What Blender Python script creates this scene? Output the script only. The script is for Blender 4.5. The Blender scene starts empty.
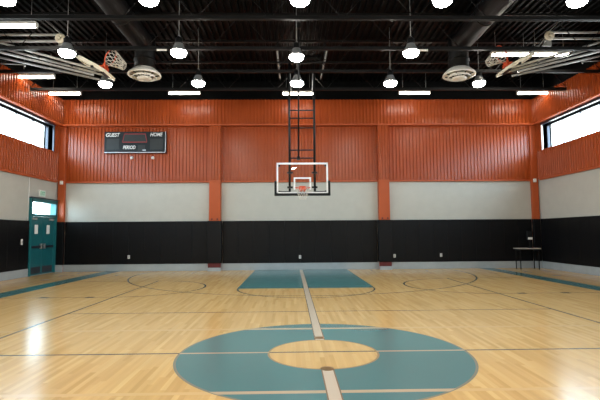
import bpy, bmesh, math, random
from mathutils import Vector, Matrix
random.seed(7)
PI = math.pi
SC = bpy.context.scene
COL = SC.collection

# ------------------------------------------------------------------ camera
EYE = Vector((-0.388, 0.0, 1.49))
F = Vector((0.0195214, 0.9971797, 0.0724673))
R = Vector((0.9997940, -0.0190676, -0.0069485))
U = Vector((0.0055472, -0.0725881, 0.9973466))
cam = bpy.data.cameras.new('camera')
cam.sensor_width = 36.0
cam.lens = 452.8 / 600 * 36
cam.clip_start = 0.05
cam.clip_end = 200
cam_o = bpy.data.objects.new('camera', cam)
COL.objects.link(cam_o)
cam_o.matrix_world = Matrix(((R.x, U.x, -F.x, EYE.x), (R.y, U.y, -F.y, EYE.y),
                             (R.z, U.z, -F.z, EYE.z), (0, 0, 0, 1)))
SC.camera = cam_o

# ------------------------------------------------------------------ world, exposure
SC.view_settings.view_transform = 'Standard'
SC.view_settings.look = 'None'
SC.view_settings.gamma = 1.0
SC.view_settings.use_curve_mapping = False
SC.view_settings.exposure = 0.09
SC.cycles.use_denoising = True
SC.cycles.max_bounces = 8
SC.cycles.sample_clamp_indirect = 6.0
LAMP_L = 72.0        # pendant lamp lens
TUBE_L = 26.0        # fluorescent tubes
SKY_L = 20.0          # overcast sky outside the windows

world = bpy.data.worlds.new('overcast_sky')
SC.world = world
world.use_nodes = True
wn = world.node_tree
wn.nodes.clear()
w_out = wn.nodes.new('ShaderNodeOutputWorld')
w_bg = wn.nodes.new('ShaderNodeBackground')
w_tc = wn.nodes.new('ShaderNodeTexCoord')
w_sep = wn.nodes.new('ShaderNodeSeparateXYZ')
w_ramp = wn.nodes.new('ShaderNodeValToRGB')
w_ramp.color_ramp.elements[0].position = 0.40
w_ramp.color_ramp.elements[0].color = (0.55, 0.56, 0.55, 1)
w_ramp.color_ramp.elements[1].position = 0.56
w_ramp.color_ramp.elements[1].color = (0.66, 0.85, 1.0, 1)
w_map = wn.nodes.new('ShaderNodeMath')
w_map.operation = 'MULTIPLY_ADD'
w_map.inputs[1].default_value = 0.5
w_map.inputs[2].default_value = 0.5
wn.links.new(w_tc.outputs['Generated'], w_sep.inputs[0])
wn.links.new(w_sep.outputs['Z'], w_map.inputs[0])
wn.links.new(w_map.outputs[0], w_ramp.inputs[0])
wn.links.new(w_ramp.outputs[0], w_bg.inputs['Color'])
w_bg.inputs['Strength'].default_value = SKY_L
wn.links.new(w_bg.outputs[0], w_out.inputs[0])

W = 9.81             # half width of the hall
YB = 18.50           # face of the end wall
YF = -6.8            # wall behind the camera
H_BASE, H_PAD, H_BEIGE, H_LEDGE, H_TOP, H_DECK = 0.28, 1.995, 3.625, 5.935, 6.955, 7.78
WIN_Z0, WIN_Z1, WIN_Y0, WIN_Y1 = 4.80, 5.80, -4.0, 17.98


def portal(name, x, y, z, sy, sz, rot):
    l = bpy.data.lights.new(name, 'AREA')
    l.shape = 'RECTANGLE'
    l.size, l.size_y = sz, sy
    l.cycles.is_portal = True
    o = bpy.data.objects.new(name, l)
    o.location = (x, y, z)
    o.rotation_euler = rot
    COL.objects.link(o)


portal('daylight_left', -W - 0.45, (WIN_Y0 + WIN_Y1) / 2, 5.3, WIN_Y1 - WIN_Y0, 1.1, (0, -PI / 2, 0))
portal('daylight_right', W + 0.45, (WIN_Y0 + WIN_Y1) / 2, 5.3, WIN_Y1 - WIN_Y0, 1.1, (0, PI / 2, 0))


# ------------------------------------------------------------------ materials
def mat(name, color, rough=0.5, metal=0.0, emit=None, spec=0.5, noise=None, bump=None, coat=0.0):
    """plain surface with a faint procedural mottling"""
    m = bpy.data.materials.new(name)
    m.use_nodes = True
    nt = m.node_tree
    b = nt.nodes['Principled BSDF']
    b.inputs['Base Color'].default_value = (*color, 1)
    b.inputs['Roughness'].default_value = rough
    b.inputs['Metallic'].default_value = metal
    b.inputs['Specular IOR Level'].default_value = spec
    b.inputs['Coat Weight'].default_value = coat
    if emit:
        b.inputs['Emission Color'].default_value = (*emit[0], 1)
        b.inputs['Emission Strength'].default_value = emit[1]
    if noise or bump:
        tc = nt.nodes.new('ShaderNodeTexCoord')
        nz = nt.nodes.new('ShaderNodeTexNoise')
        sc_ = (noise or bump)[0]
        nz.inputs['Scale'].default_value = sc_
        nz.inputs['Detail'].default_value = 4
        nt.links.new(tc.outputs['Object'], nz.inputs['Vector'])
        if noise:
            amt = noise[1]
            rp = nt.nodes.new('ShaderNodeValToRGB')
            rp.color_ramp.elements[0].position = 0.3
            rp.color_ramp.elements[1].position = 0.7
            rp.color_ramp.elements[0].color = (*[c * (1 - amt) for c in color], 1)
            rp.color_ramp.elements[1].color = (*[min(1, c * (1 + amt)) for c in color], 1)
            nt.links.new(nz.outputs['Fac'], rp.inputs[0])
            nt.links.new(rp.outputs[0], b.inputs['Base Color'])
        if bump:
            bp = nt.nodes.new('ShaderNodeBump')
            bp.inputs['Strength'].default_value = bump[1]
            bp.inputs['Distance'].default_value = 0.01
            nt.links.new(nz.outputs['Fac'], bp.inputs['Height'])
            nt.links.new(bp.outputs[0], b.inputs['Normal'])
    return m


M = {}
M['beige'] = mat('beige_wall_paint', (0.50, 0.49, 0.44), 0.6, noise=(3.0, 0.03), bump=(60.0, 0.15))
M['orange'] = mat('orange_painted_metal', (0.365, 0.066, 0.014), 0.27, spec=0.31, noise=(2.0, 0.04))
M['orange_flat'] = mat('orange_painted_steel', (0.44, 0.084, 0.022), 0.45, spec=0.3, noise=(2.0, 0.04))
M['red'] = mat('dark_red_primer', (0.10, 0.007, 0.008), 0.5, noise=(5, 0.1))
M['black_deck'] = mat('black_roof_paint', (0.0022, 0.0026, 0.0029), 0.5, spec=0.07, noise=(4, 0.2))
M['black_steel'] = mat('black_painted_steel', (0.0065, 0.0067, 0.007), 0.42, spec=0.2, noise=(4, 0.2))
M['black_duct'] = mat('black_duct_paint', (0.0055, 0.0055, 0.006), 0.5, spec=0.15, noise=(3, 0.15))
M['pad'] = mat('black_vinyl', (0.0035, 0.0036, 0.0046), 0.42, spec=0.22, noise=(3, 0.15), bump=(25, 0.1))
M['curb'] = mat('painted_concrete_base', (0.36, 0.40, 0.42), 0.55, noise=(3, 0.07))
M['teal_door'] = mat('teal_door_paint', (0.010, 0.125, 0.145), 0.4, noise=(4, 0.06))
M['teal_trim'] = mat('teal_frame_paint', (0.012, 0.15, 0.17), 0.4, noise=(4, 0.06))
M['steel'] = mat('brushed_steel', (0.55, 0.56, 0.57), 0.35, 0.9, noise=(10, 0.1))
M['dark_metal'] = mat('dark_bronze_metal', (0.03, 0.035, 0.05), 0.35, 0.3, noise=(6, 0.1))
M['paper'] = mat('white_paper', (0.82, 0.82, 0.80), 0.7, noise=(8, 0.03))
M['white'] = mat('white_plastic', (0.78, 0.77, 0.74), 0.4, noise=(8, 0.03))
M['lettering'] = mat('white_lettering', (0.85, 0.85, 0.83), 0.5, noise=(8, 0.02))
M['board_dark'] = mat('scoreboard_face', (0.014, 0.018, 0.020), 0.4, spec=0.18, noise=(4, 0.1))
M['board_timer'] = mat('timer_window', (0.026, 0.030, 0.030), 0.4, spec=0.3, noise=(4, 0.1))
M['board_red'] = mat('red_outline', (0.32, 0.022, 0.022), 0.5, noise=(6, 0.05))
M['aluminium'] = mat('grey_aluminium', (0.42, 0.42, 0.42), 0.4, 0.6, noise=(6, 0.08))
M['galv'] = mat('light_grey_tube', (0.42, 0.42, 0.40), 0.38, 0.35, noise=(6, 0.1))
M['pole_grey'] = mat('pale_grey_paint', (0.30, 0.30, 0.30), 0.4, 0.2, noise=(6, 0.1))
M['cream'] = mat('cream_enamel', (0.70, 0.63, 0.50), 0.4, noise=(6, 0.05))
M['diff'] = mat('white_enamel', (0.74, 0.70, 0.64), 0.4, noise=(6, 0.04))
M['rim'] = mat('orange_rim_paint', (0.62, 0.075, 0.02), 0.4, noise=(8, 0.06))
M['net'] = mat('white_net_cord', (0.62, 0.58, 0.52), 0.8, noise=(20, 0.1))
M['frame_white'] = mat('white_frame_paint', (0.78, 0.79, 0.80), 0.4, noise=(8, 0.03))
M['padding_dark'] = mat('dark_edge_padding', (0.006, 0.007, 0.008), 0.5, spec=0.25, noise=(8, 0.1))
M['ballast'] = mat('grey_lamp_housing', (0.22, 0.22, 0.22), 0.4, 0.3, noise=(8, 0.1))
M['lens'] = mat('lit_lamp_lens', (0.9, 0.88, 0.84), 0.4, emit=((1.0, 0.955, 0.86), LAMP_L))
M['tube'] = mat('lit_fluorescent_tube', (0.9, 0.9, 0.86), 0.4, emit=((1.0, 0.93, 0.80), TUBE_L))
M['exit'] = mat('pale_green_sign_face', (0.50, 0.66, 0.56), 0.4, emit=((0.6, 0.9, 0.72), 0.12))
M['exit_green'] = mat('green_letters', (0.03, 0.32, 0.16), 0.5, noise=(8, 0.05))
M['table_top'] = mat('pale_table_laminate', (0.46, 0.44, 0.40), 0.45, noise=(8, 0.05))
M['brass'] = mat('worn_brass_plate', (0.25, 0.15, 0.06), 0.4, 0.6, noise=(30, 0.2))
M['plate_dark'] = mat('dark_floor_plate', (0.06, 0.045, 0.035), 0.5, noise=(30, 0.2))


def glass_mat(name, tint, gloss, haze=0.0):
    """thin pane: mostly clear, reflecting by Fresnel"""
    m = bpy.data.materials.new(name)
    m.use_nodes = True
    nt = m.node_tree
    nt.nodes.clear()
    out = nt.nodes.new('ShaderNodeOutputMaterial')
    tr = nt.nodes.new('ShaderNodeBsdfTransparent')
    tr.inputs[0].default_value = (*tint, 1)
    gl = nt.nodes.new('ShaderNodeBsdfGlossy')
    gl.inputs['Roughness'].default_value = 0.03
    fr = nt.nodes.new('ShaderNodeFresnel')
    geo = nt.nodes.new('ShaderNodeNewGeometry')      # the ray meets the pane's far face from inside: same small reflection there
    ior = nt.nodes.new('ShaderNodeMapRange')
    ior.inputs['To Min'].default_value = gloss
    ior.inputs['To Max'].default_value = 1.0 / gloss
    nt.links.new(geo.outputs['Backfacing'], ior.inputs['Value'])
    nt.links.new(ior.outputs[0], fr.inputs['IOR'])
    mx = nt.nodes.new('ShaderNodeMixShader')
    nt.links.new(fr.outputs[0], mx.inputs[0])
    nt.links.new(tr.outputs[0], mx.inputs[1])
    nt.links.new(gl.outputs[0], mx.inputs[2])
    last = mx
    if haze:
        df = nt.nodes.new('ShaderNodeBsdfDiffuse')
        df.inputs[0].default_value = (0.8, 0.85, 0.88, 1)
        m2 = nt.nodes.new('ShaderNodeMixShader')
        m2.inputs[0].default_value = haze
        nt.links.new(mx.outputs[0], m2.inputs[1])
        nt.links.new(df.outputs[0], m2.inputs[2])
        last = m2
    nt.links.new(last.outputs[0], out.inputs[0])
    return m


M['glass'] = glass_mat('window_glass', (0.93, 0.97, 0.98), 1.25)
M['board_glass'] = glass_mat('backboard_glass', (0.985, 0.99, 0.988), 1.30, 0.0)


# ------------------------------------------------------------------ floor material: maple strips with painted court lines
class Ex:
    """tiny expression builder for math nodes"""
    nt = None

    def __init__(s, sock):
        s.s = sock

    @staticmethod
    def op(o, *a):
        n = Ex.nt.nodes.new('ShaderNodeMath')
        n.operation = o
        for i, v in enumerate(a):
            if isinstance(v, Ex):
                Ex.nt.links.new(v.s, n.inputs[i])
            else:
                n.inputs[i].default_value = float(v)
        return Ex(n.outputs[0])

    def __add__(s, o): return Ex.op('ADD', s, o)
    def __sub__(s, o): return Ex.op('SUBTRACT', s, o)
    def __mul__(s, o): return Ex.op('MULTIPLY', s, o)
    def lt(s, v): return Ex.op('LESS_THAN', s, v)
    def gt(s, v): return Ex.op('GREATER_THAN', s, v)
    def abs(s): return Ex.op('ABSOLUTE', s)
    def floor(s): return Ex.op('FLOOR', s)
    def frac(s): return Ex.op('FRACT', s)
    def __or__(s, o): return Ex.op('MAXIMUM', s, o)
    def __and__(s, o): return Ex.op('MULTIPLY', s, o)
    def inv(s): return Ex.op('SUBTRACT', 1.0, s)


def court_floor():
    m = bpy.data.materials.new('maple_court_floor')
    m.use_nodes = True
    nt = m.node_tree
    Ex.nt = nt
    b = nt.nodes['Principled BSDF']
    tc = nt.nodes.new('ShaderNodeTexCoord')
    sp = nt.nodes.new('ShaderNodeSeparateXYZ')
    nt.links.new(tc.outputs['Object'], sp.inputs[0])
    x, y = Ex(sp.outputs[0]), Ex(sp.outputs[1])
    ax = x.abs()

    def dist(cx, cy):
        return Ex.op('SQRT', (x - cx) * (x - cx) + (y - cy) * (y - cy))

    def dist_a(cx, cy):
        return Ex.op('SQRT', (ax - cx) * (ax - cx) + (y - cy) * (y - cy))

    def near(e, v, w):
        return (e - v).abs().lt(w / 2)

    # wood strips running the length of the hall
    row = (x * (1 / 0.057)).floor()
    wn1 = nt.nodes.new('ShaderNodeTexWhiteNoise')
    wn1.noise_dimensions = '1D'
    nt.links.new(row.s, wn1.inputs['W'])
    seg = (y * (1 / 0.85) + Ex(wn1.outputs['Value']) * 9.0).floor()
    cmb = nt.nodes.new('ShaderNodeCombineXYZ')
    nt.links.new(row.s, cmb.inputs[0])
    nt.links.new(seg.s, cmb.inputs[1])
    wn2 = nt.nodes.new('ShaderNodeTexWhiteNoise')
    wn2.noise_dimensions = '2D'
    nt.links.new(cmb.outputs[0], wn2.inputs['Vector'])
    rp = nt.nodes.new('ShaderNodeValToRGB')
    els = rp.color_ramp.elements
    els[0].position, els[0].color = 0.0, (0.56, 0.355, 0.130, 1)
    els[1].position, els[1].color = 1.0, (0.70, 0.475, 0.200, 1)
    e = els.new(0.30)
    e.color = (0.63, 0.405, 0.157, 1)
    e = els.new(0.75)
    e.color = (0.66, 0.435, 0.175, 1)
    nt.links.new(wn2.outputs['Value'], rp.inputs[0])
    # long grain
    mp = nt.nodes.new('ShaderNodeMapping')
    mp.inputs['Scale'].default_value = (9, 0.5, 1)
    nt.links.new(tc.outputs['Object'], mp.inputs[0])
    gr = nt.nodes.new('ShaderNodeTexNoise')
    gr.inputs['Scale'].default_value = 1.6
    gr.inputs['Detail'].default_value = 5
    nt.links.new(mp.outputs[0], gr.inputs['Vector'])
    gfac = Ex(gr.outputs['Fac']) * 0.36 + 0.82
    vm = nt.nodes.new('ShaderNodeVectorMath')
    vm.operation = 'SCALE'
    nt.links.new(rp.outputs[0], vm.inputs[0])
    nt.links.new(gfac.s, vm.inputs['Scale'])
    wood = vm.outputs[0]

    def over(base, mask, col):
        n = nt.nodes.new('ShaderNodeMix')
        n.data_type = 'RGBA'
        nt.links.new(mask.s, n.inputs[0])
        if isinstance(base, tuple):
            n.inputs[6].default_value = base
        else:
            nt.links.new(base, n.inputs[6])
        if isinstance(col, tuple):
            n.inputs[7].default_value = (*col, 1)
        else:
            nt.links.new(col, n.inputs[7])
        return n.outputs[2]

    TEAL = (0.066, 0.205, 0.212)
    TEAL2 = (0.040, 0.170, 0.178)
    DARK = (0.085, 0.105, 0.090)
    TAN = (0.50, 0.40, 0.27)
    CREAM = (0.58, 0.49, 0.38)
    rc = dist(0, 5.75)
    circle = rc.lt(1.785) & rc.gt(0.68)
    key = ax.lt(1.86) & y.gt(12.38)
    stripe = ax.gt(7.29) & ax.lt(7.88)
    # dark lines on the wood
    half = near(y, 5.80, 0.045)
    dark = half | (near(ax, 4.61, 0.045) & y.lt(14.63))
    dark = dark | (near(y, 8.74, 0.04) & ax.lt(4.61))
    dark = dark | ((near(y, 10.97, 0.035) | near(y, 14.63, 0.035)) & ax.gt(4.65) & ax.lt(7.3))
    dark = dark | (near(dist_a(4.65, 12.8), 1.83, 0.05) & ax.lt(4.65))
    dark = dark | near(dist(0, 16.9), 6.02, 0.05)
    dark = dark | (near(dist(0, 12.38), 1.83, 0.045) & y.lt(12.38))
    marks = near(y, 10.97, 0.15) & (near(ax, 5.17, 0.20) | near(ax, 6.25, 0.20))
    pale = (near(y, 7.19, 0.10) | near(y, 4.37, 0.075))
    c = wood
    c = over(c, pale, (0.66, 0.445, 0.20))
    c = over(c, dark, DARK)
    c = over(c, marks, (0.05, 0.045, 0.04))
    c = over(c, stripe, TEAL2)
    c = over(c, key, (0.060, 0.200, 0.205))
    c = over(c, key & near(y, 14.63, 0.10), (0.12, 0.28, 0.27))
    c = over(c, circle, TEAL)
    c = over(c, rc.lt(1.80) & rc.gt(1.77), (0.20, 0.22, 0.17))
    c = over(c, rc.lt(0.69) & rc.gt(0.665), (0.33, 0.24, 0.13))
    c = over(c, circle & (near(y, 7.19, 0.10) | near(y, 4.37, 0.075) | half), TAN)
    notin = rc.gt(0.69)
    c = over(c, ax.lt(0.072) & notin & y.gt(-4.0), (0.20, 0.15, 0.09))
    c = over(c, ax.lt(0.058) & notin & y.gt(-4.0), CREAM)
    nt.links.new(c, b.inputs['Base Color'])
    # varnish
    rn = nt.nodes.new('ShaderNodeTexNoise')
    rn.inputs['Scale'].default_value = 2.0
    rn.inputs['Detail'].default_value = 3
    nt.links.new(tc.outputs['Object'], rn.inputs['Vector'])
    rr = Ex(rn.outputs['Fac']) * 0.05 + 0.17
    nt.links.new(rr.s, b.inputs['Roughness'])
    b.inputs['Specular IOR Level'].default_value = 0.72
    return m


M['floor'] = court_floor()


# ------------------------------------------------------------------ mesh helpers
def wloc(o):
    v = Vector((0, 0, 0))
    while o is not None:
        v += Vector(o.location)
        o = o.parent
    return v


class MB:
    """collects shapes in world coordinates and links them as one mesh object"""

    def __init__(s):
        s.v, s.f, s.sm = [], [], []

    def add(s, vs, fs, smooth=False):
        k = len(s.v)
        s.v += [Vector(p) for p in vs]
        s.f += [[i + k for i in f] for f in fs]
        s.sm += [smooth] * len(fs)
        return s

    def box(s, x0, y0, z0, x1, y1, z1):
        x0, x1 = min(x0, x1), max(x0, x1)
        y0, y1 = min(y0, y1), max(y0, y1)
        z0, z1 = min(z0, z1), max(z0, z1)
        vs = [(x0, y0, z0), (x1, y0, z0), (x1, y1, z0), (x0, y1, z0), (x0, y0, z1), (x1, y0, z1), (x1, y1, z1), (x0, y1, z1)]
        return s.add(vs, [(0, 3, 2, 1), (4, 5, 6, 7), (0, 1, 5, 4), (1, 2, 6, 5), (2, 3, 7, 6), (3, 0, 4, 7)])

    def tube(s, p0, p1, r, n=10, r1=None):
        p0, p1 = Vector(p0), Vector(p1)
        r1 = r if r1 is None else r1
        d = (p1 - p0).normalized()
        a = d.orthogonal().normalized()
        b = d.cross(a)
        vs, fs = [], []
        for p, q in ((p0, r), (p1, r1)):
            for i in range(n):
                t = 2 * PI * i / n
                vs.append(p + (a * math.cos(t) + b * math.sin(t)) * q)
        for i in range(n):
            fs.append((i, (i + 1) % n, n + (i + 1) % n, n + i))
        s.add(vs, fs, True)
        s.add(vs[:n], [tuple(reversed(range(n)))])
        return s.add(vs[n:], [tuple(range(n))])

    def bar(s, p0, p1, w, h, up=(0, 0, 1)):
        """rectangular bar from p0 to p1"""
        p0, p1 = Vector(p0), Vector(p1)
        d = (p1 - p0).normalized()
        a = d.cross(Vector(up))
        if a.length < 1e-4:
            a = d.orthogonal()
        a.normalize()
        b = a.cross(d)
        vs = []
        for p in (p0, p1):
            for u, v in ((-1, -1), (1, -1), (1, 1), (-1, 1)):
                vs.append(p + a * u * w / 2 + b * v * h / 2)
        return s.add(vs, [(0, 1, 2, 3), (7, 6, 5, 4), (0, 4, 5, 1), (1, 5, 6, 2), (2, 6, 7, 3), (3, 7, 4, 0)])

    def path(s, pts, r, n=8, closed=False):
        pts = [Vector(p) for p in pts]
        N = len(pts)
        vs, fs = [], []
        ref = None
        for i, p in enumerate(pts):
            if closed:
                d = pts[(i + 1) % N] - pts[i - 1]
            else:
                d = pts[min(i + 1, N - 1)] - pts[max(i - 1, 0)]
            d.normalize()
            if ref is None:
                ref = d.orthogonal().normalized()
            a = (ref - d * ref.dot(d)).normalized()
            ref = a
            b = d.cross(a)
            for k in range(n):
                t = 2 * PI * k / n
                vs.append(p + (a * math.cos(t) + b * math.sin(t)) * r)
        for i in range(N if closed else N - 1):
            j = (i + 1) % N
            for k in range(n):
                fs.append((i * n + k, i * n + (k + 1) % n, j * n + (k + 1) % n, j * n + k))
        s.add(vs, fs, True)
        if not closed:
            s.add(vs[:n], [tuple(reversed(range(n)))])
            s.add(vs[-n:], [tuple(range(n))])
        return s

    def lathe(s, c, prof, n=24, axis=(0, 0, 1)):
        """profile of (radius, height) turned about an axis through c"""
        c = Vector(c)
        ax_ = Vector(axis).normalized()
        a = ax_.orthogonal().normalized()
        b = ax_.cross(a)
        vs, fs = [], []
        for r, z in prof:
            for i in range(n):
                t = 2 * PI * i / n
                vs.append(c + ax_ * z + (a * math.cos(t) + b * math.sin(t)) * r)
        for k in range(len(prof) - 1):
            for i in range(n):
                j = (i + 1) % n
                fs.append((k * n + i, k * n + j, (k + 1) * n + j, (k + 1) * n + i))
        return s.add(vs, fs, True)

    def prism(s, pts, ext):
        """closed polygon of 3-D points pushed along ext"""
        pts = [Vector(p) for p in pts]
        e = Vector(ext)
        n = len(pts)
        vs = pts + [p + e for p in pts]
        fs = [tuple(reversed(range(n))), tuple(range(n, 2 * n))]
        fs += [(i, (i + 1) % n, n + (i + 1) % n, n + i) for i in range(n)]
        return s.add(vs, fs)

    def build(s, name, m, parent=None, origin=None, bevel=0.0):
        base = wloc(parent) if parent else Vector(origin or (0, 0, 0))
        me = bpy.data.meshes.new(name)
        me.from_pydata([v - base for v in s.v], [], s.f)
        me.polygons.foreach_set('use_smooth', s.sm)
        bm = bmesh.new()
        bm.from_mesh(me)
        bmesh.ops.remove_doubles(bm, verts=bm.verts, dist=1e-5)
        bmesh.ops.recalc_face_normals(bm, faces=bm.faces)
        bm.to_mesh(me)
        bm.free()
        me.materials.append(m)
        o = bpy.data.objects.new(name, me)
        COL.objects.link(o)
        if parent:
            o.parent = parent
        else:
            o.location = base
        if bevel:
            md = o.modifiers.new('rounded_edges', 'BEVEL')
            md.width = bevel
            md.segments = 2
            md.limit_method = 'ANGLE'
        return o


def tag(o, label=None, cat=None, group=None, kind=None):
    if label: o['label'] = label
    if cat: o['category'] = cat
    if group: o['group'] = group
    if kind: o['kind'] = kind
    return o


def struct(o):
    o['kind'] = 'structure'
    return o


def empty(name, loc):
    o = bpy.data.objects.new(name, None)
    o.location = loc
    COL.objects.link(o)
    return o


def dup(o, parent=None):
    c = o.copy()
    COL.objects.link(c)
    if parent:
        c.parent = parent
    for ch in list(o.children):
        dup(ch, c)
    return c


def ribs(axis, a0, a1, base, z0, z1, out, pitch=0.14, depth=0.035):
    """ribbed metal sheet; runs along x at y=base (axis 'x') or along y at x=base; ribs stand out towards `out` (+1/-1)"""
    mb = MB()
    prof = []
    n = max(1, int(round((a1 - a0) / pitch)))
    p = (a1 - a0) / n
    for i in range(n):
        s0 = a0 + i * p
        prof += [(s0, 0), (s0 + 0.50 * p, 0), (s0 + 0.60 * p, 1), (s0 + 0.90 * p, 1)]
    prof.append((a1, 0))
    vs = []
    for s0, d in prof:
        q = base + out * depth * d
        for z in (z0, z1):
            vs.append((s0, q, z) if axis == 'x' else (q, s0, z))
    # a back face so that the sheet has thickness
    back = base - out * 0.03
    k = len(vs)
    for s0 in (a0, a1):
        for z in (z0, z1):
            vs.append((s0, back, z) if axis == 'x' else (back, s0, z))
    N = len(prof)
    fs = [(2 * i, 2 * i + 2, 2 * i + 3, 2 * i + 1) for i in range(N - 1)]
    fs += [(k, k + 2, k + 3, k + 1)]
    fs += [tuple([2 * i for i in range(N)] + [k + 2, k]), tuple([2 * i + 1 for i in range(N)] + [k + 3, k + 1])]
    fs += [(0, 1, k + 1, k), (2 * N - 2, 2 * N - 1, k + 3, k + 2)]
    return mb.add(vs, fs)


def text_mesh(name, body, size, m, parent, loc, rot, shear=0.0, ext=0.006, bold=0.0, width=None, height=None):
    cu = bpy.data.curves.new(name, 'FONT')
    cu.body = body
    cu.size = size
    cu.extrude = ext
    cu.offset = bold
    cu.shear = shear
    cu.align_x, cu.align_y = 'CENTER', 'CENTER'
    t = bpy.data.objects.new(name, cu)
    COL.objects.link(t)
    bpy.context.view_layer.update()
    me = bpy.data.meshes.new_from_object(t.evaluated_get(bpy.context.evaluated_depsgraph_get()))
    bpy.data.objects.remove(t)
    xs = [v.co.x for v in me.vertices]
    ys = [v.co.y for v in me.vertices]
    sx = width / (max(xs) - min(xs)) if width else 1
    sy = height / (max(ys) - min(ys)) if height else sx
    cx, cy = (max(xs) + min(xs)) / 2, (max(ys) + min(ys)) / 2
    mtx = Matrix.Translation(Vector(loc) - wloc(parent)) @ rot.to_matrix().to_4x4()
    for v in me.vertices:
        v.co = mtx @ Vector(((v.co.x - cx) * sx, (v.co.y - cy) * sy, v.co.z))
    me.materials.clear()
    me.materials.append(m)
    o = bpy.data.objects.new(name, me)
    COL.objects.link(o)
    o.parent = parent
    return o


from mathutils import Euler
FACE_CAM = Euler((PI / 2, 0, 0))               # lettering that faces the camera (-y)
FACE_RIGHT = Euler((PI / 2, 0, PI / 2))        # lettering on the left wall, faces +x

# ------------------------------------------------------------------ room shell
struct(MB().box(-W - 0.4, YF - 0.3, -0.2, W + 0.4, YB + 0.4, 0.0).build('floor', M['floor']))

# ribbed roof deck
deck = ribs('x', -W - 0.4, W + 0.4, 0.0, 0.0, 1.0, -1, pitch=0.20, depth=0.075)
for v in deck.v:
    sx, q, t = v
    v.x, v.y, v.z = sx, (YF - 0.3) + t * (YB + 0.7 - YF), H_DECK + q
struct(deck.build('ceiling', M['black_deck']))

# end wall
wb = struct(MB().box(-W - 0.4, YB + 0.06, 0, W + 0.4, YB + 0.4, H_DECK + 0.02).build('wall_back', M['beige']))
struct(MB().box(-W - 0.4, YF - 0.3, 0, W + 0.4, YF, H_DECK + 0.02).build('wall_front', M['beige']))
BAND = YB - 0.22
COLX = [(-3.70, -3.24), (3.18, 3.62)]
CORN = [(-W - 0.02, -9.56), (9.56, W + 0.02)]
CFACE = YB - 0.08                              # face of the corner columns
struct(MB().box(-W, BAND, H_TOP, W, YB + 0.06, H_DECK).build('wall_back_panel', M['black_deck'], wb))
ub = ribs('x', -W + 0.0, W, BAND, H_LEDGE, H_TOP, -1).build('wall_back_panel', M['orange'], wb)
struct(ub)
struct(MB().box(-W, BAND - 0.06, H_LEDGE - 0.05, W, YB + 0.06, H_LEDGE - 0.001).build('wall_back_trim', M['orange_flat'], wb))
bays = [(CORN[0][1], COLX[0][0]), (COLX[0][1], COLX[1][0]), (COLX[1][1], CORN[1][0])]
for a, b in bays:
    struct(ribs('x', a, b, YB + 0.04, H_BEIGE, H_LEDGE - 0.05, -1).build('wall_back_panel', M['orange'], wb))
    struct(MB().box(a, YB - 0.03, H_BEIGE - 0.05, b, YB + 0.06, H_BEIGE + 0.01).build('wall_back_trim', M['orange_flat'], wb))
# steel columns in the end wall
for k, (a, b) in enumerate(CORN[:1] + COLX + CORN[1:]):
    inner = k in (1, 2)
    cb = struct(MB().box(a, BAND if inner else CFACE, 0, b, YB + 0.06, H_LEDGE - 0.05).build('column', M['orange_flat'], None, ((a + b) / 2, BAND, 0), bevel=0.01))
    if inner:
        struct(ribs('x', a, b, BAND - 0.005, H_BEIGE + 0.02, H_LEDGE - 0.05, -1, pitch=0.115, depth=0.03).build('column_panel', M['orange'], cb))
        struct(MB().box(a - 0.02, BAND - 0.05, 0.13, b + 0.02, BAND + 0.02, 0.30).build('column_casing', M['red'], cb, bevel=0.01))
        struct(MB().box(a - 0.03, BAND - 0.07, 0.0, b + 0.03, BAND + 0.02, 0.13).build('column_casing', M['curb'], cb, bevel=0.006))
        for dx in (0.12, 0.34):
            struct(MB().box(a + dx - 0.03, BAND - 0.02, H_PAD + 0.03, a + dx + 0.03, BAND + 0.01, H_PAD + 0.10).build('column_trim', M['red'], cb))

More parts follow.
